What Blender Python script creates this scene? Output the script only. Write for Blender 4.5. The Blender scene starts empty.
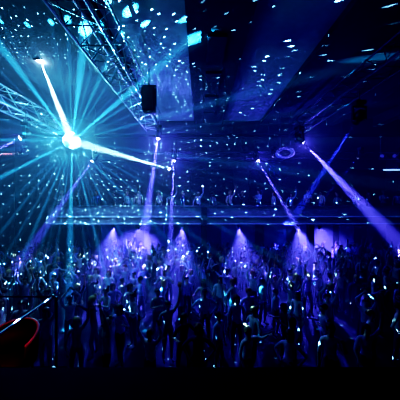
import bpy, bmesh, math, random
from mathutils import Vector, Matrix, Quaternion
random.seed(7)
sc = bpy.context.scene
COL = sc.collection
PI = math.pi
CAMZ = 4.6
F = 400 * 24 / 36.0          # focal length in pixels

def at(px, py, y):
    """world point whose picture position is about (px, py) at distance y"""
    return Vector(((px - 200) * y / F, y, CAMZ - (py - 200) * y / F))

# ------------------------------------------------------------------ camera
cd = bpy.data.cameras.new('camera'); cd.lens = 24; cd.sensor_width = 36; cd.clip_end = 200
cam = bpy.data.objects.new('camera', cd); COL.objects.link(cam)
cam.location = (0, 0, CAMZ); cam.rotation_euler = (PI / 2, 0, 0)
sc.camera = cam

# ------------------------------------------------------------------ materials
def mat(name, col, rough=.6, metal=0., var=.15, scale=6., emit=None, es=0., bump=0., spec=.5):
    m = bpy.data.materials.new(name); m.use_nodes = True
    nt = m.node_tree; b = nt.nodes['Principled BSDF']
    tc = nt.nodes.new('ShaderNodeTexCoord'); nz = nt.nodes.new('ShaderNodeTexNoise')
    nz.inputs['Scale'].default_value = scale; nz.inputs['Detail'].default_value = 4
    nt.links.new(tc.outputs['Object'], nz.inputs['Vector'])
    cr = nt.nodes.new('ShaderNodeValToRGB')
    cr.color_ramp.elements[0].position = .3; cr.color_ramp.elements[1].position = .7
    cr.color_ramp.elements[0].color = (*[c * (1 - var) for c in col], 1)
    cr.color_ramp.elements[1].color = (*[min(1, c * (1 + var)) for c in col], 1)
    nt.links.new(nz.outputs['Fac'], cr.inputs['Fac'])
    nt.links.new(cr.outputs['Color'], b.inputs['Base Color'])
    b.inputs['Roughness'].default_value = rough; b.inputs['Metallic'].default_value = metal
    b.inputs['Specular IOR Level'].default_value = spec
    if emit:
        b.inputs['Emission Color'].default_value = (*emit, 1); b.inputs['Emission Strength'].default_value = es
    if bump:
        bp = nt.nodes.new('ShaderNodeBump'); bp.inputs['Strength'].default_value = bump
        nt.links.new(nz.outputs['Fac'], bp.inputs['Height']); nt.links.new(bp.outputs['Normal'], b.inputs['Normal'])
    return m

M = dict(
    floor=mat('dark_floor', (.02, .02, .024), .95, spec=.1),
    black=mat('black_paint', (.035, .035, .04), .75),
    ceil=mat('black_ceiling', (.06, .06, .07), .85),
    panel=mat('grey_ceiling_panel', (.42, .45, .48), .8, var=.08),
    rib=mat('dark_beam', (.06, .06, .07), .8),
    wall=mat('dark_wall', (.12, .12, .13), .8, bump=.1),
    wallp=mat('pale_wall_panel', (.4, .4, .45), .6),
    fascia=mat('grey_fascia', (.28, .3, .34), .6),
    rail=mat('brushed_rail', (.3, .3, .32), .35, .6),
    alu=mat('aluminium', (.62, .63, .66), .4, .6),
    body=mat('black_fixture', (.012, .012, .014), .5),
    steel=mat('dark_steel', (.12, .12, .13), .45, .6),
    led=mat('blue_white_strip', (.5, .55, .7), .4, emit=(.10, .16, .75), es=.55),
    tube=mat('white_tube', (.8, .9, 1), .4, emit=(.35, .62, 1), es=1.6),
    red=mat('red_lamp', (.8, .1, .1), .4, emit=(1, .03, .06), es=2.),
    chair=mat('red_vinyl', (.06, .02, .02), .6), redpipe=mat('pale_piping', (.8, .5, .5), .4),
    glass=mat('bottle_glass', (.2, .4, .35), .15),
    orange=mat('amber_lamp', (1, .5, .2), .4, emit=(1, .22, .12), es=1.5),
    screen=mat('lilac_screen', (.3, .3, .6), .5, emit=(.16, .13, .8), es=.35),
)
# mirror ball: square facets drawn by the ball's own mesh
mb = bpy.data.materials.new('mirror_facets'); mb.use_nodes = True
b = mb.node_tree.nodes['Principled BSDF']
nz = mb.node_tree.nodes.new('ShaderNodeTexNoise'); nz.inputs['Scale'].default_value = 9
cr = mb.node_tree.nodes.new('ShaderNodeValToRGB')
cr.color_ramp.elements[0].color = (.75, .85, .9, 1); cr.color_ramp.elements[1].color = (.95, 1, 1, 1)
mb.node_tree.links.new(nz.outputs['Fac'], cr.inputs['Fac']); mb.node_tree.links.new(cr.outputs['Color'], b.inputs['Base Color'])
b.inputs['Metallic'].default_value = .55; b.inputs['Roughness'].default_value = .45
M['mirror'] = mb

# ------------------------------------------------------------------ mesh helpers
def box(bm, c, s, rot=None, bev=0.):
    r = bmesh.ops.create_cube(bm, size=1.0)
    mtx = Matrix.Translation(Vector(c)) @ (rot.to_4x4() if rot else Matrix.Identity(4)) @ Matrix.Diagonal((*s, 1))
    bmesh.ops.transform(bm, matrix=mtx, verts=r['verts'])
    if bev:
        es = list({e for v in r['verts'] for e in v.link_edges})
        bmesh.ops.bevel(bm, geom=es, offset=bev, segments=2, affect='EDGES', profile=.6)

def tube(bm, a, b_, r, seg=8, r2=None):
    a = Vector(a); b_ = Vector(b_); d = b_ - a
    if d.length < 1e-6: return
    o = bmesh.ops.create_cone(bm, cap_ends=True, segments=seg, radius1=r, radius2=r if r2 is None else r2, depth=d.length)
    q = Vector((0, 0, 1)).rotation_difference(d.normalized())
    bmesh.ops.transform(bm, matrix=Matrix.Translation((a + b_) / 2) @ q.to_matrix().to_4x4(), verts=o['verts'])

def lathe(bm, prof, seg=20, axis='Z', off=(0, 0, 0)):
    """prof: (radius, height) list"""
    rings = []
    for r, h in prof:
        ring = []
        for i in range(seg):
            t = 2 * PI * i / seg
            ring.append(bm.verts.new(Vector((r * math.cos(t), r * math.sin(t), h)) + Vector(off)))
        rings.append(ring)
    for k in range(len(rings) - 1):
        for i in range(seg):
            j = (i + 1) % seg
            bm.faces.new((rings[k][i], rings[k][j], rings[k + 1][j], rings[k + 1][i]))
    bm.faces.new(rings[0][::-1]); bm.faces.new(rings[-1])

def obj(name, bm, m, parent=None, smooth=False):
    bmesh.ops.recalc_face_normals(bm, faces=bm.faces)
    me = bpy.data.meshes.new(name); bm.to_mesh(me); bm.free()
    if smooth:
        for p in me.polygons: p.use_smooth = True
    for mm in (m if isinstance(m, list) else [m]): me.materials.append(mm)
    o = bpy.data.objects.new(name, me); COL.objects.link(o)
    if parent: o.parent = parent
    return o

def tag(o, label=None, cat=None, group=None, kind=None):
    if label: o['label'] = label
    if cat: o['category'] = cat
    if group: o['group'] = group
    if kind: o['kind'] = kind
    return o

def empty(name, loc, label, cat, group=None):
    o = bpy.data.objects.new(name, None); COL.objects.link(o); o.location = loc; o.empty_display_size = .1
    return tag(o, label, cat, group)

def bx(name, c, s, m, parent=None, bev=0.):
    bm = bmesh.new(); box(bm, c, s, None, bev); return obj(name, bm, m, parent)

def struct(name, c, s, m, label, cat='room'):
    o = bx(name, c, s, m); return tag(o, label, cat, kind='structure')

# ------------------------------------------------------------------ room shell
W = 13.2; YB = 19.0; YN = -2.0; H = 9.0
struct('floor', (0, 8.5, -.1), (2 * W + .6, 22, .2), M['floor'], 'dark dance floor beneath the whole crowd', 'floor')
struct('wall_left', (-W - .1, 8.5, 4.7), (.2, 22, 9.8), M['wall'], 'dark side wall behind the mirror ball rays', 'wall')
struct('wall_right', (W + .1, 8.5, 4.7), (.2, 22, 9.8), M['wall'], 'dark side wall beside the pale tube lamp', 'wall')
struct('wall_back', (0, YB + .1, 4.7), (2 * W + .6, .2, 9.8), M['wall'], 'dark rear wall behind the balcony', 'wall')
struct('wall_front', (0, YN - .1, 4.7), (2 * W + .6, .2, 9.8), M['wall'], 'dark wall behind the viewing gallery', 'wall')
struct('ceiling', (0, 8.5, H + .35), (2 * W + .6, 22, .2), M['ceil'], 'black ceiling above the dance floor', 'ceiling')
# lowered dark bays and the pale panels set between them
def panel(x0, x1, y0, y1, n, label):
    bm = bmesh.new(); box(bm, ((x0 + x1) / 2, (y0 + y1) / 2, H + .08), (x1 - x0, y1 - y0, .06))
    t = obj('ceiling_panel', bm, M['panel']); tag(t, label, 'ceiling panel', 'pale ceiling panels', 'structure')
panel(-2.35, -.33, 4.0, 15.0, 1, 'pale ceiling panel dotted with teal light specks, beside the lattice truss')
panel(1.24, 3.37, 4.0, 15.0, 2, 'pale ceiling panel dimly lit, on the far side of the black ceiling beam')
for i, (x0, x1) in enumerate([(-.33, 1.24), (3.37, 6.2), (-6.0, -2.35)]):
    struct('trim_%d' % (i + 1), ((x0 + x1) / 2, 9.5, H + .02), (x1 - x0, 11.4, .3), M['ceil'],
           ['black boxed beam between the two pale ceiling panels', 'black ceiling bay beside the darker pale panel', 'black ceiling bay over the lattice truss'][i], 'beam')
bm = bmesh.new()
for y in (7.6, 9.6, 11.6, 13.6):
    box(bm, (.45, y, H - .17), (.5, 1.5, .08))
tag(obj('ceiling_tile', bm, M['rib']), 'dark raised blocks along the black boxed beam', 'beam', kind='structure')
struct('trim_4', (0, 15.3, 8.72), (2 * W, .6, .85), M['black'], 'dark lintel across the ceiling above the balcony', 'beam')
for i, x in enumerate((-8.6, 7.2, 9.8)):
    struct('trim_%d' % (i + 5), (x, 8.5, 8.95), (.4, 12.6, .5), M['rib'],
           ['dark ceiling joist over the rays of the mirror ball', 'dark ceiling joist over the hanging spotlight', 'dark ceiling joist nearest the tube lamp wall'][i], 'beam')

# balcony
struct('balcony_slab', (2.2, 17.2, 3.3), (21.9, 3.6, .22), M['black'], 'balcony deck with dark underside behind the crowd', 'balcony')
par = empty('balcony_parapet', (2.2, 15.2, 3.2), 'long grey balcony parapet with two thin glowing lines above the crowd', 'parapet')
par['kind'] = 'structure'
def ploc(o, p): o.parent = p; o.location = -p.location; return o
ploc(bx('fascia_panel', (2.2, 15.28, 3.72), (21.8, .12, .96), M['fascia']), par)
ploc(bx('top_rail', (2.2, 15.2, 4.24), (21.8, .22, .07), M['rail'], bev=.015), par)
ploc(bx('ledge', (2.2, 15.14, 3.62), (21.8, .16, .07), M['fascia'], bev=.01), par)
ploc(bx('ledge', (2.2, 15.12, 3.22), (21.8, .2, .06), M['fascia'], bev=.01), par)
for z, dz in ((3.56, .035), (3.262, .022)):
    pass
led1 = tag(bx('led_strip', (2.2, 15.12, 3.672), (21.6, .04, .03), M['led']), 'thin blue glowing strip on the middle ledge of the parapet', 'light strip')
led2 = tag(bx('led_strip', (2.2, 15.06, 3.265), (21.6, .04, .026), M['led']), 'thin blue glowing strip along the bottom edge of the parapet', 'light strip')
# square column that supports the balcony, with the boxed bracket over the parapet
for i, px in enumerate((95, 204, 313)):
    x = at(px, 0, 15.2).x
    t = empty('support_column', (x, 15.55, 0), ['dark support column under the balcony behind the brightly lit dancers', 'dark support column under the middle of the balcony',
              'dark support column under the balcony beneath the crossing beams'][i], 'column', 'columns under the balcony')
    t['kind'] = 'structure'
    bx('shaft', (0, 0, 1.6), (.34, .34, 3.17), M['black'], t, .02)
    bx('base', (0, 0, .06), (.46, .46, .12), M['steel'], t, .02)
    if i == 1:
        bx('bracket', (0, -.53, 3.72), (.34, .16, .92), M['black'], t, .02)
# pale panels of the back wall, below the balcony
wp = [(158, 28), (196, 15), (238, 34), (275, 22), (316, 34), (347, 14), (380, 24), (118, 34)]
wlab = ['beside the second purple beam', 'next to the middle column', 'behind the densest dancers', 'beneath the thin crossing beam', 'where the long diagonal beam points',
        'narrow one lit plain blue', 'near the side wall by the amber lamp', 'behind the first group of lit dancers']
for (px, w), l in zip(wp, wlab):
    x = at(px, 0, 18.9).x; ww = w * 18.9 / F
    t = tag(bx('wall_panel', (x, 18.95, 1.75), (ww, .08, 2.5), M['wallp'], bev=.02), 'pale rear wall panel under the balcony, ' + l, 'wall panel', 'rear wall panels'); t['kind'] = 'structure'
# upper wall, rear of the balcony: recessed doorways and horizontal ducts
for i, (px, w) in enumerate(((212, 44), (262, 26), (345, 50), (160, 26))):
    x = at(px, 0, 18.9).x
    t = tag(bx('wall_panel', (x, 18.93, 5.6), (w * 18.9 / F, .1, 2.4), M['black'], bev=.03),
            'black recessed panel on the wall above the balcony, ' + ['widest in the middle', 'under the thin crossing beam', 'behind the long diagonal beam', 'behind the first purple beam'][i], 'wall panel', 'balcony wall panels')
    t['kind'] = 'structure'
t = tag(bx('ventilation_duct', (2., 18.4, 7.55), (18, .5, .5), M['steel'], bev=.08), 'dark square ventilation duct along the wall under the lintel', 'duct')

# near gallery: ledge the viewer looks over, and the raised deck with the handrail
struct('gallery_ledge', (0, 1.0, 3.74), (26, .55, .12), M['black'], 'black ledge of the near viewing gallery', 'ledge')
struct('gallery_wall', (0, 1.12, 1.83), (26, .2, 3.7), M['black'], 'black wall under the near viewing gallery ledge', 'wall')
struct('gallery_floor', (0, -.5, 2.7), (26, 3.0, .2), M['floor'], 'dark floor of the near viewing gallery', 'floor')
struct('raised_deck', (-5.1, 2.62, 2.0), (6.2, 2.78, .2), M['floor'], 'dark raised deck behind the red-lit handrail', 'platform')
struct('raised_deck_wall', (-5.1, 3.9, .95), (6.2, .16, 1.9), M['black'], 'black front of the raised deck', 'wall')
HZ = 3.2
hr = empty('handrail', (-2.1, 3.86, 2.1), 'slim metal handrail glowing red along the edge of the raised deck', 'handrail')
def tb(name, a, b_, r, m, parent=None, **k):
    bm = bmesh.new(); tube(bm, a, b_, r, **k); o = obj(name, bm, m, parent, smooth=False)
    if parent: o.location = -Vector(parent.location)
    return o
tb('rail', (-2.05, 1.36, HZ), (-2.13, 3.86, HZ), .016, M['rail'], hr)
tb('rail', (-2.13, 3.86, HZ), (-7.6, 3.9, HZ), .012, M['steel'], hr)
for y in (1.45, 2.65, 3.86): tb('post', (-2.08, y, 2.1), (-2.08, y, HZ), .018, M['steel'], hr)
for x in (-3.9, -5.7, -7.5): tb('post', (x, 3.88, 2.1), (x, 3.88, HZ), .018, M['steel'], hr)
bm = bmesh.new(); lathe(bm, [(.015, -.03), (.03, -.015), (.03, .015), (.015, .03)], 12); o = obj('end_cap', bm, M['rail'], hr); o.location = Vector((-2.13, 3.86, HZ)) - Vector(hr.location)
# tub chair
tc_ = empty('tub_chair', (-2.44, 3.45, 2.1), 'rounded tub chair lit red on the raised deck beside the handrail', 'chair')
bm = bmesh.new(); lathe(bm, [(.2, .36), (.25, .38), (.26, .43), (.24, .47), (.1, .49)], 20); obj('seat', bm, M['chair'], tc_, True)
bm = bmesh.new()
n = 18; prev = None; rim = []
for i in range(n + 1):
    t = -.15 * PI + 1.3 * PI * i / n
    c, s = math.cos(t), math.sin(t); k = .3 + .16 * math.sin(PI * i / n)
    q = [bm.verts.new((r * c, r * s, z)) for r, z in ((.25, .4), (.29, .4), (.32, k + .36), (.28, k + .38))]
    if prev:
        for a in range(4): bm.faces.new((prev[a], prev[(a + 1) % 4], q[(a + 1) % 4], q[a]))
    else: bm.faces.new(q)
    prev = q; rim.append(Vector((.3 * c, .3 * s, k + .375)))
rim.append(Vector((.3 * c, .3 * s, k + .375))); bm.faces.new(prev[::-1]); obj('backrest', bm, M['chair'], tc_, True)
bm = bmesh.new()
for a, b_ in zip(rim, rim[1:]): tube(bm, a, b_, .018, 8)
obj('piping', bm, M['redpipe'], tc_)
for sx in (-1, 1):
    for sy in (-1, 1):
        bm = bmesh.new(); tube(bm, (sx * .2, sy * .2, 0), (sx * .15, sy * .15, .37), .014); obj('leg', bm, M['steel'], tc_)

# ------------------------------------------------------------------ trusses
def truss(name, p0, p1, w, h, label, n, m=None, group='lighting trusses', hang=True):
    """box truss: p0/p1 are the ends of the axis through its centre"""
    m = m or M['alu']
    p0 = Vector(p0); p1 = Vector(p1); d = (p1 - p0); L = d.length; d.normalize()
    up = Vector((0, 0, 1)); side = d.cross(up).normalized(); up = side.cross(d)
    t = empty(name, p0, label, 'truss', group)
    cs = [side * (w / 2) * a + up * (h / 2) * b_ for a, b_ in ((-1, -1), (1, -1), (1, 1), (-1, 1))]
    for c in cs:
        bm = bmesh.new(); tube(bm, c, c + d * L, .028, 8); obj('chord', bm, m, t)
    bm = bmesh.new()
    for k in range(4):
        a, b_ = cs[k], cs[(k + 1) % 4]
        for i in range(n):
            s0, s1 = L * i / n, L * (i + 1) / n
            if i % 2: a_, b2 = b_, a
            else: a_, b2 = a, b_
            tube(bm, a_ + d * s0, b2 + d * s1, .014, 5)
            if k in (0, 2): tube(bm, a + d * s0, b_ + d * s0, .012, 5)
    obj('lattice', bm, m, t)
    if hang:
        for s in (.15, .5, .85):
            q = d * L * s
            bm = bmesh.new(); tube(bm, q + up * h / 2 - side * 0, q + Vector((0, 0, H + .12 - (p0 + q).z)), .016, 6)
            tube(bm, q + up * h / 2 - side * w / 2, q + up * h / 2 + side * w / 2, .02, 6)
            obj('hanger', bm, M['steel'], t)
    return t
truss('lattice_truss', (-2.3, 3.2, 8.4), (-2.3, 13.2, 8.4), .7, .8, 'pale lattice truss running to the first purple spotlight beside the ceiling panel', 15)
truss('lattice_truss', (-7.15, 3.0, 8.25), (-7.15, 14.2, 8.25), .7, .6, 'lattice truss struck by the teal rays above the pink lamp', 16)
truss('lattice_truss', (4.95, 3.4, 8.25), (4.95, 13.6, 8.25), .6, .5, 'dark blue lattice truss above the long diagonal purple beam', 15, m=M['steel'])
truss('lattice_truss', (-1.9, 14.55, 7.02), (9.4, 14.55, 7.02), .32, .34, 'dark cross truss hanging in front of the balcony', 26, m=M['steel'])

# truss of the lighting rig ends: ring of lattice by the large purple lamp
rt = empty('ring_truss', at(285, 153, 13.0), 'small circular lattice ring lit purple beside the large purple spotlight', 'truss')
bm = bmesh.new(); R = .42
pts = [[Vector((R * math.cos(a) * s, dy, R * .62 * math.sin(a) * s)) for a in [2 * PI * i / 18 for i in range(18)]] for s, dy in ((1, -.12), (1, .12), (.72, 0))]
for ring in pts:
    for i in range(18): tube(bm, ring[i], ring[(i + 1) % 18], .018, 6)
obj('ring_lattice', bm, M['alu'], rt)
bm = bmesh.new()
for i in range(18):
    tube(bm, pts[0][i], pts[2][i], .011, 5); tube(bm, pts[1][i], pts[2][(i + 1) % 18], .011, 5); tube(bm, pts[0][i], pts[1][(i + 1) % 18], .011, 5)
obj('lattice', bm, M['alu'], rt)
bm = bmesh.new()
for sx in (-.25, .25): tube(bm, (sx, 0, .22), (sx, 0, H + .12 - rt.location.z), .012, 6)
obj('hanger', bm, M['steel'], rt)

# ------------------------------------------------------------------ lights
def lamp(name, kind, loc, col, power, parent=None, **k):
    d = bpy.data.lights.new(name, kind); d.color = col; d.energy = power
    for a, v in k.items(): setattr(d, a, v)
    o = bpy.data.objects.new(name, d); COL.objects.link(o); o.location = loc
    return o
def aim(o, target):
    d = Vector(target) - o.location
    o.rotation_mode = 'QUATERNION'; o.rotation_quaternion = d.to_track_quat('-Z', 'Y')

def fixture(loc, target, col, power, angle, label, hang_z, s=1., spill=0., group='purple moving spotlights', blend=.5, lens_es=30, dim_body=False, hx=0.):
    loc = Vector(loc); target = Vector(target); d = (target - loc).normalized()
    pivot = loc - d * .26 * s
    t = empty('moving_spotlight', (pivot.x, pivot.y, pivot.z), label, 'spotlight', group)
    yaw = math.atan2(d.y, d.x) - PI / 2
    Rz = Matrix.Rotation(yaw, 3, 'Z')
    q = d.to_track_quat('-Z', 'Y').to_matrix()
    # base
    bm = bmesh.new(); box(bm, (0, 0, .44 * s), (.34 * s, .3 * s, .14 * s), None, .03 * s); box(bm, (0, 0, .35 * s), (.2 * s, .2 * s, .06 * s), None, .01)
    bm.transform(Rz.to_4x4()); obj('base', bm, M['body'], t)
    # yoke
    bm = bmesh.new()
    for sx in (-1, 1): box(bm, (sx * .2 * s, 0, .12 * s), (.05 * s, .12 * s, .46 * s), None, .015 * s)
    box(bm, (0, 0, .32 * s), (.45 * s, .12 * s, .05 * s), None, .015 * s)
    bm.transform(Rz.to_4x4()); obj('yoke', bm, M['body'], t)
    # head
    bm = bmesh.new()
    lathe(bm, [(.09 * s, .24 * s), (.14 * s, .2 * s), (.165 * s, .08 * s), (.165 * s, -.04 * s), (.13 * s, -.1 * s), (.12 * s, -.2 * s), (.135 * s, -.23 * s), (.1 * s, -.235 * s)], 20)
    for k in range(4): lathe(bm, [(.17 * s, (.06 - .03 * k) * s), (.172 * s, (.05 - .03 * k) * s)], 20)
    bm.transform(q.to_4x4()); hd = obj('head', bm, M['body'], t, True)
    lm = bpy.data.materials.new('lens_glow'); lm.use_nodes = True; bb = lm.node_tree.nodes['Principled BSDF']
    bb.inputs['Base Color'].default_value = (*col, 1); bb.inputs['Emission Color'].default_value = (*[.5 + .5 * c for c in col], 1); bb.inputs['Emission Strength'].default_value = lens_es
    bm = bmesh.new(); lathe(bm, [(.095 * s, -.235 * s), (.085 * s, -.262 * s), (.05 * s, -.28 * s), (.01 * s, -.288 * s)], 16)
    bm.transform(q.to_4x4()); obj('lens', bm, lm, hd, True)
    # hanging clamp and pipe
    if hang_z - pivot.z > .5 * s:
        bm = bmesh.new(); tube(bm, (hx, 0, hang_z - pivot.z), (0, 0, .5 * s), .02, 8); box(bm, (0, 0, .53 * s), (.09, .06, .07), None, .01)
        obj('drop_pipe', bm, M['steel'], t)
    L = lamp('spot_beam', 'SPOT', loc + d * .05, col, power, spot_size=math.radians(angle * 1.5), spot_blend=min(1, blend * 2), shadow_soft_size=.02)
    aim(L, target); L.parent = t; L.matrix_parent_inverse = Matrix.Translation(-t.location)
    if spill:
        S = lamp('lens_spill', 'POINT', loc + d * .12, col, spill * 3.0, shadow_soft_size=.05)
        S.parent = t; S.matrix_parent_inverse = Matrix.Translation(-t.location)
    return t

PUR = (.17, .14, 1.0); BLU = (.06, .08, 1.0); WHT = (.45, .85, 1.0)
K = 8.0
BALL = at(72, 141, 10.0)
fixture(at(158, 139, 12.0), at(140, 262, 11.6), PUR, 26000 * K, 5.6, 'purple spotlight with the brightest halo at the end of the pale truss', 8.0, .8, spill=110)
fixture(at(174, 161, 13.8), at(170, 250, 13.0), PUR, 30000 * K, 3.8, 'small purple spotlight shining straight down onto the balcony edge', 7.0, .8, spill=35, group=None)
fixture(at(258, 161, 13.8), at(318, 262, 13.4), PUR, 36000 * K, 3.6, 'purple spotlight slanting towards the balcony from the middle of the cross truss', 7.0, .8, spill=35)
fixture(at(303, 142, 12.0), at(396, 240, 14.6), PUR, 40000 * K, 5.4, 'large purple spotlight throwing the long diagonal beam', 8.0, 1., spill=70)
fixture(at(355, 123, 8.4), at(292, 220, 14.4), BLU, 15000 * K, 3.4, 'black moving spotlight on the dark truss with a fainter blue beam', 7.98, .95, spill=0, lens_es=2)
fixture(at(358, 158, 13.0), at(318, 206, 15.2), BLU, 7000 * K, 2.4, 'small blue spotlight crossing behind the long diagonal beam', 7.0, .7, lens_es=2)
fixture(at(273, 157, 14.0), at(258, 206, 15.2), BLU, 5000 * K, 2.4, 'faint blue spotlight beside the lattice ring', 7.0, .7, lens_es=3)
fixture(at(92, 161, 12.0), at(5, 285, 12.5), PUR, 12000 * K, 5.0, 'lone purple spotlight hanging just below the mirror ball', 9.1, .8, spill=12)
fixture(at(20, 138, 10.0), at(-60, 180, 9.4), PUR, 9000 * K, 6.5, 'purple spotlight hanging from the truss near the teal rays', 8.0, .9, spill=18)
fixture(at(19, 153, 10.8), at(-50, 158, 10.6), (1., .45, .75), 6000 * K, 4.5, 'pink lamp shining sideways below the purple spotlight', 8.0, .7, spill=0, group='white and pink spotlights', lens_es=8)
fixture(at(40, 60, 8.2), BALL, (.5, .75, 1.), 60000 * K, 4.6, 'white spotlight high above, aimed down at the mirror ball', 8.95, 1.35, spill=14, group='white and pink spotlights', blend=.25)
fixture(at(169, 169, 13.9), BALL, WHT, 70000 * K, 3.0, 'white spotlight on the cross truss aimed at the mirror ball', 7.0, .7, spill=8, group='white and pink spotlights', blend=.25, lens_es=30)
# black loudspeaker beside the pale truss
sp = empty('hanging_loudspeaker', (at(149, 100, 8.6)), 'black rounded loudspeaker hanging against the pale truss', 'loudspeaker')
bm = bmesh.new(); box(bm, (0, 0, 0), (.42, .4, .86), None, .12); obj('cabinet', bm, M['body'], sp)
bm = bmesh.new(); box(bm, (0, -.205, 0), (.32, .03, .7), None, .01); obj('grille', bm, M['steel'], sp)
bm = bmesh.new()
for sx in (-1, 1): box(bm, (sx * .225, 0, .1), (.03, .08, .6))
box(bm, (0, 0, .45), (.48, .08, .04)); tube(bm, (0, 0, .45), (0, 0, H - .15 - sp.location.z), .02); obj('bracket', bm, M['body'], sp)

# the hanging mast by the purple lamp and white tube near the side wall
tl = empty('tube_lamp', at(392, 170, 14.3), 'bright white tube lamp mounted level on the side of the balcony', 'lamp')
bm = bmesh.new(); tube(bm, (-.45, 0, 0), (1.4, 0, .02), .045, 10); obj('tube', bm, M['tube'], tl, True)
bm = bmesh.new(); box(bm, (.45, .06, .02), (1.9, .06, .1), None, .01)
box(bm, (2.1, .06, .02), (1.65, .05, .07)); box(bm, (2.88, .06, .02), (.06, .3, .3), None, .01)
obj('housing', bm, M['steel'], tl)
# small purple-lit rack of lamps above the tube
rk = empty('lamp_rack', at(388, 156, 14.6), 'rack of small lilac lamps above the white tube lamp', 'lamp rack')
bm = bmesh.new()
for z in (-.18, .18): tube(bm, (-.5, 0, z), (1.2, 0, z), .02, 6)
for i in range(8): tube(bm, (-.5 + .243 * i, 0, -.18), (-.38 + .243 * i, 0, .18), .012, 5)
for sx in (-.4, 1.1): tube(bm, (sx, 0, .18), (sx, 0, H - .8 - rk.location.z), .012, 5)
obj('frame', bm, M['alu'], rk)
for i in range(5):
    bm = bmesh.new(); lathe(bm, [(.05, .1), (.09, .06), (.1, -.04), (.07, -.06)], 12)
    bm.transform(Matrix.Translation((-.4 + .33 * i, -.12, -.02 + .05 * (i % 2))) @ Matrix.Rotation(.9, 4, 'X')); obj('lamp', bm, M['screen'] if i % 2 == 0 else M['body'], rk)

# ------------------------------------------------------------------ mirror ball with its rays
ball = empty('mirror_ball', BALL, 'glaring mirror ball at the centre of the burst of teal rays', 'mirror ball')
bm = bmesh.new()
RB = .31; rows = 18
for r in range(rows):
    a0, a1 = PI * r / rows - PI / 2, PI * (r + 1) / rows - PI / 2
    am = (a0 + a1) / 2; nseg = max(4, int(round(36 * math.cos(am))))
    for i in range(nseg):
        t0, t1 = 2 * PI * (i + .04) / nseg, 2 * PI * (i + .96) / nseg
        b0, b1 = a0 + .007, a1 - .007
        P_ = [Vector((math.cos(a) * math.cos(t), math.cos(a) * math.sin(t), math.sin(a))) * RB for a, t in ((b0, t0), (b0, t1), (b1, t1), (b1, t0))]
        bm.faces.new([bm.verts.new(p) for p in P_])
obj('mirror_tiles', bm, M['mirror'], ball)
bm = bmesh.new(); bmesh.ops.create_uvsphere(bm, u_segments=32, v_segments=18, radius=RB - .012); obj('core', bm, M['steel'], ball, True)
bm = bmesh.new(); lathe(bm, [(.06, .3), (.06, .35), (.03, .36), (.03, .4)], 12); tube(bm, (0, 0, .4), (0, 0, H + .1 - BALL.z), .012, 6); obj('hanging_rod', bm, M['steel'], ball)

# rays thrown off by the mirror facets: narrow spots leaving the ball's surface
TEAL = (.05, .45, .78)
rays = [  # picture angle (deg, counter-clockwise from the right), cone (deg), strength
 (83, 3.6, 1.3), (92, 1.6, .7), (100, 1.4, .5), (75, 1.5, .6), (66, 2.2, .8), (58, 1.4, .8), (47, 1.5, .5), (40, 3.4, 1.5), (33, 2.0, .9), (24, 1.6, .6), (15, 2.4, .7), (7, 1.6, .5),
 (127, 3.6, 1.3), (136, 1.5, .7), (142, 1.4, .8), (150, 2.2, 1.5), (157, 1.5, .8), (163, 2.0, .9), (171, 2.2, .9), (179, 2.6, 1.3), (187, 1.6, .5), (196, 1.5, .5), (207, 3.0, 1.3), (216, 1.3, .5),
 (224, 1.6, .8), (232, 2.0, .7), (240, 1.5, .8), (247, 2.2, .8), (254, 1.5, .8), (262, 1.8, .6), (269, 3.4, 1.), (277, 1.5, .6), (284, 2.2, .9), (291, 1.4, .6), (298, 1.8, .9), (306, 1.4, .6), (314, 2.0, .8),
 (322, 1.5, .8), (330, 1.8, .8), (337, 1.4, .6), (352, 2.0, .7), (111, 1.4, .4), (121, 1.3, .5), (0, 1.3, .5)]
rng = random.Random(3)
rays += [(rng.uniform(0, 360), rng.uniform(.6, 1.2), rng.uniform(.3, .8)) for _ in range(44)]
RAYK = 130000
for a, cone, st in rays:
    if math.sin(math.radians(a)) > .1 and cone < 1.3: continue
    a = math.radians(a); dy = rng.uniform(-.6, .9)
    if math.sin(a) > 0: dy = -3.2 * math.sin(a) + .4 * dy
    d = (at(72 + 100 * math.cos(a), 141 - 100 * math.sin(a), 10.0 + dy) - BALL).normalized()
    L = lamp('mirror_ray', 'SPOT', BALL + d * (RB + .02), TEAL, RAYK * st, spot_size=math.radians(cone * 1.5), spot_blend=1., shadow_soft_size=0.0)
    aim(L, BALL + d * 5); L.parent = ball; L.matrix_parent_inverse = Matrix.Translation(-ball.location)
# thousands of mirror reflections: one lamp whose brightness varies with direction (facet pattern)
D = lamp('mirror_specks', 'POINT', BALL - Vector((0, .05, .5)), (.3, .75, 1.0), 560000, shadow_soft_size=0.0); D.visible_volume_scatter = False
D.data.use_nodes = True; nt = D.data.node_tree; em = nt.nodes['Emission']
tc = nt.nodes.new('ShaderNodeTexCoord'); vo = nt.nodes.new('ShaderNodeTexVoronoi'); vo.voronoi_dimensions = '2D'; vo.inputs['Scale'].default_value = 22.; vo.inputs['Randomness'].default_value = .75
sx = nt.nodes.new('ShaderNodeSeparateXYZ'); nt.links.new(tc.outputs['Normal'], sx.inputs[0])
at2 = nt.nodes.new('ShaderNodeMath'); at2.operation = 'ARCTAN2'; nt.links.new(sx.outputs['Y'], at2.inputs[0]); nt.links.new(sx.outputs['X'], at2.inputs[1])
asn = nt.nodes.new('ShaderNodeMath'); asn.operation = 'ARCSINE'; nt.links.new(sx.outputs['Z'], asn.inputs[0])
cx = nt.nodes.new('ShaderNodeCombineXYZ'); nt.links.new(at2.outputs[0], cx.inputs[0]); nt.links.new(asn.outputs[0], cx.inputs[1])
nt.links.new(cx.outputs[0], vo.inputs['Vector'])
mr = nt.nodes.new('ShaderNodeMapRange'); mr.inputs['From Min'].default_value = .05; mr.inputs['From Max'].default_value = .09
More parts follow.
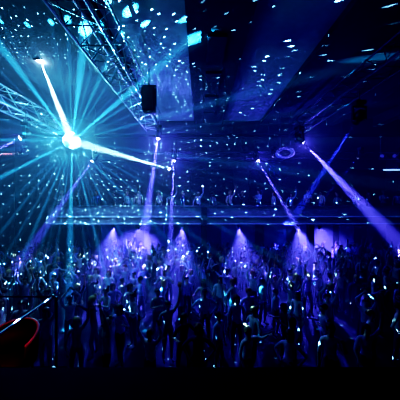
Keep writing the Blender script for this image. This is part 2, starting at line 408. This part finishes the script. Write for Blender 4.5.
mr.inputs['To Min'].default_value = 1.; mr.inputs['To Max'].default_value = 0.0
nt.links.new(vo.outputs['Distance'], mr.inputs['Value'])
sep = nt.nodes.new('ShaderNodeSeparateColor'); nt.links.new(vo.outputs['Color'], sep.inputs['Color'])
pw = nt.nodes.new('ShaderNodeMath'); pw.operation = 'POWER'; pw.inputs[1].default_value = 2.2; nt.links.new(sep.outputs['Red'], pw.inputs[0])
ml = nt.nodes.new('ShaderNodeMath'); ml.operation = 'MULTIPLY'; nt.links.new(mr.outputs['Result'], ml.inputs[0]); nt.links.new(pw.outputs[0], ml.inputs[1])
zm = nt.nodes.new('ShaderNodeMath'); zm.operation = 'MAXIMUM'; zm.inputs[1].default_value = .24; nt.links.new(sx.outputs['Z'], zm.inputs[0])
mn = nt.nodes.new('ShaderNodeMath'); mn.operation = 'POWER'; mn.inputs[1].default_value = -1.6; nt.links.new(zm.outputs[0], mn.inputs[0])
m2 = nt.nodes.new('ShaderNodeMath'); m2.operation = 'MULTIPLY'; nt.links.new(ml.outputs[0], m2.inputs[0]); nt.links.new(mn.outputs[0], m2.inputs[1])
sc_ = nt.nodes.new('ShaderNodeMath'); sc_.operation = 'MULTIPLY'; sc_.inputs[1].default_value = 1/9.8; nt.links.new(m2.outputs[0], sc_.inputs[0])
nt.links.new(sc_.outputs[0], em.inputs['Strength'])

# washes on the crowd, from added lamps
def wash(p, target, col, power, ang, name='wash_light', blend=1.):
    L = lamp(name, 'SPOT', p, col, power, spot_size=math.radians(ang), spot_blend=blend, shadow_soft_size=.05); aim(L, target); return L
def added_par_lamp(px, target, power, ang, label):  # invented lamp and can, added to light dancers and rear wall
    p = at(px, 0, 15.2); p = Vector((p.x, 15.5, 3.02)); d = (Vector(target) - p).normalized()
    t = empty('added_par_spotlight', p, label, 'spotlight', 'lamps added under the balcony edge')
    q = d.to_track_quat('-Z', 'Y').to_matrix().to_4x4()
    bm = bmesh.new(); lathe(bm, [(.05, .11), (.08, .09), (.085, -.08), (.07, -.085)], 14); bm.transform(q); obj('can', bm, M['body'], t, True)
    bm = bmesh.new(); lathe(bm, [(.07, -.08), (.068, -.09), (.02, -.1)], 14); bm.transform(q); obj('lens', bm, M['screen'], t, True)
    bm = bmesh.new(); box(bm, (0, 0, .16), (.2, .05, .025))
    for sx in (-1, 1): box(bm, (.095 * sx, 0, .07), (.015, .03, .17))
    obj('bracket', bm, M['body'], t)
    L = wash(p + d * .12, target, PUR, power, ang, 'crowd_wash'); L.parent = t; L.matrix_parent_inverse = Matrix.Translation(-t.location)
for px, tx, ty, w_, ang, l in ((112, 106, 11.2, 1.2, 40, 'above the brightest dancers below the teal rays'), (182, 178, 11.4, 1., 38, 'next to the second purple beam'), (240, 246, 11.2, 1.1, 38, 'between the middle column and the slanting beam'),
        (300, 308, 11.4, 1.1, 40, 'above the dancers by the slanting purple beam'), (138, 138, 17.6, .3, 60, 'facing the rear wall, beside the steep beam'), (322, 322, 17.6, .3, 60, 'facing the rear wall, under the diagonal beam')):
    added_par_lamp(px, (at(tx, 0, ty).x, ty, .9 if ty < 15 else 1.5), 18000 * w_, ang, 'small black lamp added under the balcony edge, ' + l)
for x in (-6, -2, 2, 6, 10):
    L = lamp('underbalcony_fill', 'AREA', (x, 17.2, 3.1), (.06, .06, 1), 26, shape='RECTANGLE', size=2.5, size_y=.4)  # added area fill with no fixture, blues the space below the deck
for x, y, p in ((-6, 11.5, 6), (-1, 12.5, 24), (3.5, 12.5, 34), (9, 12, 30)):
    lamp('blue_fill', 'POINT', (x, y, 6.2), (.015, .03, 1.), p, shadow_soft_size=.3)  # added point fill hanging free, gives the haze its ambient blue
for sx in (-1, 1):
    lamp('ball_glow_fill', 'POINT', BALL + Vector((.42 * sx, -.33, -.17 * sx)), (.25, .75, .95), 260, shadow_soft_size=.1)  # lamps added beside the ball to stretch its glare into an ellipse
lamp('teal_glow_fill', 'POINT', BALL + Vector((0, -.55, .05)), (.02, .4, .75), 260, shadow_soft_size=.1)  # lamp added in front of the ball for the teal halo
lamp('red_light', 'POINT', (-2.3, 2.75, 3.1), (1, .03, .06), 9, shadow_soft_size=.05)

# haze through the whole room
w = bpy.data.worlds.new('haze_world'); sc.world = w; w.use_nodes = True; nt = w.node_tree
nt.nodes['Background'].inputs[0].default_value = (0, 0, 0, 1); nt.nodes['Background'].inputs[1].default_value = 0
vs = nt.nodes.new('ShaderNodeVolumeScatter'); vs.inputs['Density'].default_value = .03; vs.inputs['Anisotropy'].default_value = .0; vs.inputs['Color'].default_value = (.9, .95, 1, 1)
nt.links.new(vs.outputs[0], nt.nodes['World Output'].inputs['Volume'])

# ------------------------------------------------------------------ people
SKIN_M = [mat('skin_tone', c, .6, var=.06) for c in ((.62, .42, .33), (.48, .3, .22), (.72, .52, .42), (.28, .17, .12))]
TOPS = [('white', (.8, .8, .82)), ('azure', (.45, .58, .8)), ('grey', (.32, .32, .34)), ('black', (.03, .03, .035)), ('lilac', (.55, .42, .75)),
        ('navy', (.04, .06, .2)), ('cream', (.75, .7, .58)), ('silver', (.6, .62, .66))]
TOP_M = {n: mat('cloth_' + n.replace(' ', '_'), c, .85, var=.2, scale=14, bump=.2) for n, c in TOPS}
HAIRS = [('dark-haired', (.02, .015, .012)), ('brown-haired', (.12, .06, .03)), ('blond', (.6, .45, .22)), ('red-haired', (.35, .1, .04))]
HAIR_M = {n: mat('hair_' + n.replace('-', '_'), c, .5, var=.3, scale=30) for n, c in HAIRS}
TROU_M = [mat('denim', (.06, .08, .14), .85, scale=20), mat('black_trousers', (.02, .02, .022), .85, scale=20), mat('grey_trousers', (.14, .14, .15), .85, scale=20)]
SHOE_M = mat('shoe_leather', (.03, .03, .03), .5)
EYE_M = mat('eye', (.05, .04, .04), .3)

# pose: left and right arm as (elbow, wrist) offsets from the shoulder, lean, step
POSES = {
 'both arms raised': (((-.13, -.04, .26), (-.08, -.08, .52)), ((.14, -.05, .25), (.1, -.12, .5)), 0., .05),
 'one arm raised': (((-.1, -.05, -.28), (-.06, -.2, -.46)), ((.12, -.05, .26), (.12, -.1, .53)), 0., .04),
 'hands joined overhead': (((-.08, -.06, .27), (.1, -.08, .48)), ((.08, -.06, .27), (-.1, -.08, .48)), .03, .03),
 'arms hanging down': (((-.07, .0, -.29), (-.08, -.05, -.55)), ((.07, .02, -.29), (.07, -.04, -.55)), 0., .03),
 'clapping hands': (((-.07, -.1, -.25), (.13, -.33, -.14)), ((.07, -.1, -.25), (-.13, -.33, -.14)), .02, .02),
 'hands on hips': (((-.2, .06, -.22), (-.03, -.04, -.42)), ((.2, .06, -.22), (.03, -.04, -.42)), 0., .06),
 'hand by the face': (((-.07, .0, -.29), (-.09, -.1, -.54)), ((.1, -.12, -.22), (.0, -.24, .03)), .02, .04),
 'elbows bent': (((-.15, .05, -.24), (-.16, -.2, -.2)), ((.16, -.02, -.22), (.2, -.24, -.06)), .05, .1),
 'fist thrust forward': (((-.08, .0, -.28), (-.06, -.14, -.5)), ((.09, -.22, .06), (.06, -.42, .22)), .06, .1),
 'arms spread wide': (((-.27, -.02, .08), (-.5, -.06, .22)), ((.27, -.02, .08), (.5, -.06, .22)), 0., .06),
}
def seg_dist(p, a, b_):
    d = b_ - a; t = max(0, min(1, (p - a).dot(d) / max(d.length_squared, 1e-9)))
    return (p - a - d * t).length

def make_body(pose, female, sleeves):
    armL, armR, lean, step = POSES[pose]
    V = []; R_ = []; E = []; cat = []   # cat: per edge
    def v(p, r, par=None, c='top'):
        V.append(Vector(p)); R_.append(r); i = len(V) - 1
        if par is not None: E.append((par, i)); cat.append(c)
        return i
    sw = .165 if female else .195
    hipw = .1 if female else .09
    yb = -lean
    pel = v((0, 0, .94), (.15, .11))
    wai = v((0, yb * .4, 1.08), (.125, .09) if female else (.145, .1), pel)
    che = v((0, yb * .8, 1.26), (.15, .105) if female else (.17, .115), wai)
    upc = v((0, yb, 1.38), (.12, .085), che)
    nek = v((0, yb - .005, 1.455), (.052, .052), upc, 'skin')
    jaw = v((0, yb - .025, 1.535), (.06, .07), nek, 'skin')
    cra = v((0, yb - .01, 1.61), (.076, .092), jaw, 'skin')
    crn = v((0, yb, 1.665), (.06, .075), cra, 'skin')
    v((0, yb - .118, 1.575), (.012, .012), cra, 'skin')           # nose
    for s, arm in ((-1, armL), (1, armR)):
        sh = v((s * sw, yb, 1.385 + (.03 if arm[0][2] > 0 else 0)), (.058, .055), upc, 'top')
        S = V[sh]
        el = v(S + Vector(arm[0]), (.042, .04), sh, 'top')
        wr = v(S + Vector(arm[1]), (.027, .024), el, 'sleeve')
        d = (V[wr] - V[el]).normalized()
        pm = v(V[wr] + d * .055, (.036, .018), wr, 'skin')
        side = d.cross(Vector((0, 1, 0)));
        if side.length < .2: side = Vector((1, 0, 0))
        side.normalize(); curl = d.cross(side).normalized()
        for k, (off, ln) in enumerate(((-.028, .058), (-.009, .068), (.01, .072), (.029, .064))):
            a = v(V[pm] + d * .04 + side * off, (.0095, .009), pm, 'skin')
            a2 = v(V[a] + d * ln * .5 + curl * .01 + side * off * .15, (.0085, .008), a, 'skin')
            v(V[a2] + d * ln * .4 + curl * .022, (.007, .007), a2, 'skin')
        th = v(V[wr] + d * .03 - side * .045, (.011, .011), wr, 'skin')
        v(V[th] + d * .04 - side * .02 + curl * .01, (.009, .009), th, 'skin')
        hp = v((s * hipw, 0, .88), (.092, .095), pel, 'leg')
        kn = v((s * (hipw + .01), -step * s - .02, .49), (.062, .064), hp, 'leg')
        an = v((s * (hipw + .02), -step * s * .8 + .03, .09), (.042, .045), kn, 'leg')
        v((s * (hipw + .035), -step * s * .8 - .14, .035), (.04, .032), an, 'shoe')
    me = bpy.data.meshes.new('b'); me.from_pydata([tuple(p) for p in V], E, []); o = bpy.data.objects.new('b', me); COL.objects.link(o)
    md = o.modifiers.new('s', 'SKIN'); md.use_smooth_shade = True; md.branch_smoothing = .3
    sv = me.skin_vertices
    if not sv:
        bm_ = bmesh.new(); bm_.from_mesh(me); bm_.verts.layers.skin.verify(); bm_.to_mesh(me); bm_.free(); sv = me.skin_vertices
    for i, r in enumerate(R_):
        sv[0].data[i].radius = r; sv[0].data[i].use_root = (i == 0)
    ms = o.modifiers.new('d', 'SUBSURF'); ms.levels = 1; ms.render_levels = 1
    dg = bpy.context.evaluated_depsgraph_get(); dg.update()
    out = bpy.data.meshes.new_from_object(o.evaluated_get(dg)); out.name = 'person'
    bpy.data.objects.remove(o); bpy.data.meshes.remove(me)
    out.materials.clear()
    for m_ in (SKIN_M[0], TOP_M['white'], TROU_M[0], SHOE_M, EYE_M): out.materials.append(m_)
    segs = [(V[a], V[b_], c) for (a, b_), c in zip(E, cat)]
    idx = {'skin': 0, 'top': 1, 'leg': 2, 'shoe': 3, 'sleeve': 1 if sleeves else 0}
    for p in out.polygons:
        c = p.center; best = min(segs, key=lambda s_: seg_dist(c, s_[0], s_[1]))
        k = idx[best[2]]
        if k == 1 and c.z < .96 and abs(c.x) < .25 and best[0].z < 1.1: k = 2
        p.material_index = k; p.use_smooth = True
    # eyes, mouth and ears join the same mesh
    bm = bmesh.new(); bm.from_mesh(out)
    def blob(c, s, mi):
        r = bmesh.ops.create_icosphere(bm, subdivisions=1, radius=1.)
        bmesh.ops.transform(bm, matrix=Matrix.Translation(c) @ Matrix.Diagonal((*s, 1)), verts=r['verts'])
        for f in {f for q in r['verts'] for f in q.link_faces}: f.material_index = mi
    for s in (-1, 1):
        blob((s * .03, yb - .088, 1.6), (.013, .01, .008), 4); blob((s * .078, yb + .0, 1.58), (.012, .02, .03), 0)
    blob((0, yb - .088, 1.535), (.022, .008, .006), 4)
    bm.to_mesh(out); bm.free()
    return out, yb

def make_hair(yb, style):
    bm = bmesh.new()
    r = bmesh.ops.create_icosphere(bm, subdivisions=3, radius=1.)
    for v_ in bm.verts:
        n_ = v_.co.copy(); w_ = 1 + .04 * math.sin(9 * n_.x + 5 * n_.z) 
        v_.co = Vector((n_.x * .093 * w_, n_.y * .11 * w_ + .012 + yb, n_.z * .095 + 1.632))
        if n_.z < 0 and style == 'long' and n_.y > -.2:
            v_.co.z -= .2 * (-n_.z) ** .7; v_.co.y += .01; v_.co.x *= 1.12
    cut = [f for f in bm.faces if f.calc_center_median().y < yb - .045 and f.calc_center_median().z < 1.64 or (style == 'short' and f.calc_center_median().z < 1.585)]
    bmesh.ops.delete(bm, geom=cut, context='FACES')
    if style == 'bun':
        q = bmesh.ops.create_icosphere(bm, subdivisions=2, radius=.045); bmesh.ops.translate(bm, vec=(0, yb + .09, 1.72), verts=q['verts'])
    me = bpy.data.meshes.new('hair'); bm.to_mesh(me); bm.free()
    for p in me.polygons: p.use_smooth = True
    me.materials.append(HAIR_M['dark-haired'])
    return me

protos = []
for i, pose in enumerate(POSES):
    for j in range(2):
        fem = (i + j) % 2 == 0; body, yb = make_body(pose, fem, (i + 2 * j) % 3 != 0)
        protos.append((pose, body, make_hair(yb, ('long' if j else 'bun') if fem else 'short')))

prs = random.Random(11)
used_labels = set(); taken = []
BB = {}
for _p, b0, _h in protos:
    BB[b0.name] = (min(v.co.x for v in b0.vertices), max(v.co.x for v in b0.vertices), min(v.co.y for v in b0.vertices), max(v.co.y for v in b0.vertices))
def zone(px, y, up):
    if up: row = 'at the parapet'
    elif y > 14: row = 'under the balcony'
    elif y > 11: row = 'in back rows'
    elif y > 8: row = 'in middle rows'
    else: row = 'in front rows'
    if px < 70: z_ = 'beside the dark side wall'
    elif px < 130: z_ = 'below the teal rays'
    elif px < 190: z_ = 'by the steep purple beams'
    elif px < 250: z_ = 'facing the middle column'
    elif px < 325: z_ = 'by the slanting purple beam'
    else: z_ = 'below the diagonal beam'
    return row, z_
def place(x, y, z=0., up=False, roomy=False):
    px = 200 + F * x / y
    for _ in range(60):
        wts = [1.2, 1.2, .6, 1.1, .9, .5, .8, 1.2, .6, .6 if roomy else 0]
        pose, body, hair = prs.choices(protos, [w_ for w_ in wts for _k in range(2)])[0]
        if up: pose, body, hair = prs.choice([q for q in protos if q[0] in ('arms hanging down', 'clapping hands', 'one arm raised', 'hand by the face', 'elbows bent')])
        top = prs.choices(TOPS, [2.2, 1.4, 1.2, 1.5, 1, 1, 1.2, 1])[0][0]; hc = prs.choices(HAIRS, [4, 3, 2, 1])[0][0]
        row, z_ = zone(px, y, up)
        lab = '%s person in %s top, %s, %s %s' % (hc, top, pose, row, z_)
        if len(lab.replace('-', 'X').split()) > 16:
            continue
        if lab in used_labels: continue
        rz = prs.gauss(0.0, .9); bb = BB[body.name]
        ca, sa = math.cos(rz), math.sin(rz)
        xs = [x + ca * a - sa * b_ for a in bb[:2] for b_ in bb[2:]]; ys = [y + sa * a + ca * b_ for a in bb[:2] for b_ in bb[2:]]
        r_ = (min(xs), max(xs), min(ys), max(ys))
        if all(max(0, min(r_[1], q[1]) - max(r_[0], q[0])) * max(0, min(r_[3], q[3]) - max(r_[2], q[2])) < .05 for q in taken): break
    else:
        return
    taken.append(r_); used_labels.add(lab)
    o = bpy.data.objects.new('person', body); COL.objects.link(o)
    o.location = (x, y, z); o.rotation_euler = (0, 0, rz); s = prs.uniform(.93, 1.07); o.scale = (s, s, s)
    tag(o, lab, 'person', 'people %s' % row)
    sk = prs.choices(SKIN_M, [4, 3, 4, 1])[0]; tr = prs.choice(TROU_M)
    for k, m_ in ((0, sk), (1, TOP_M[top]), (2, tr)):
        o.material_slots[k].link = 'OBJECT'; o.material_slots[k].material = m_
    h = bpy.data.objects.new('hair', hair); COL.objects.link(h); h.parent = o
    h.material_slots[0].link = 'OBJECT'; h.material_slots[0].material = HAIR_M[hc]
spots = []
cols_ = [(at(px, 0, 15.2).x, 15.55) for px in (95, 204, 313)]
tries = 0
while len(spots) < 268 and tries < 60000:
    tries += 1
    y = 6.0 + 12.3 * prs.random() ** .95; x = prs.uniform(-.76, .76) * y
    if abs(x) > W - .5: continue
    px = 200 + F * x / y
    if px < 70 and prs.random() < .5: continue
    md_ = .72 if y > 9 else .82
    if any((x - a) ** 2 + (y - b_) ** 2 < md_ ** 2 for a, b_ in spots): continue
    if any((x - a) ** 2 + (y - b_) ** 2 < .8 ** 2 for a, b_ in cols_): continue
    spots.append((x, y))
for x, y in spots: place(x, y, roomy=all((x - a) ** 2 + (y - b_) ** 2 > 2.4 or (a, b_) == (x, y) for a, b_ in spots))
x = -8.2
taken = []
while x < 12.6:
    place(x, prs.uniform(15.75, 16.1), 3.41, True); x += prs.uniform(.6, 1.15)


# ------------------------------------------------------------------ render look
sc.view_settings.view_transform = 'Standard'; sc.view_settings.look = 'None'; sc.view_settings.exposure = 0.; sc.view_settings.gamma = 1.
sc.view_settings.use_curve_mapping = True
cv = sc.view_settings.curve_mapping; cc = cv.curves[3]
cc.points.new(.04, .005); cc.points.new(.12, .065); cc.points.new(.4, .48)
cv.update()
c = sc.cycles
c.use_denoising = True; c.max_bounces = 3; c.diffuse_bounces = 1; c.glossy_bounces = 2; c.volume_bounces = 0; c.use_light_tree = True
c.sample_clamp_direct = 0; c.sample_clamp_indirect = 2; c.use_adaptive_sampling = False
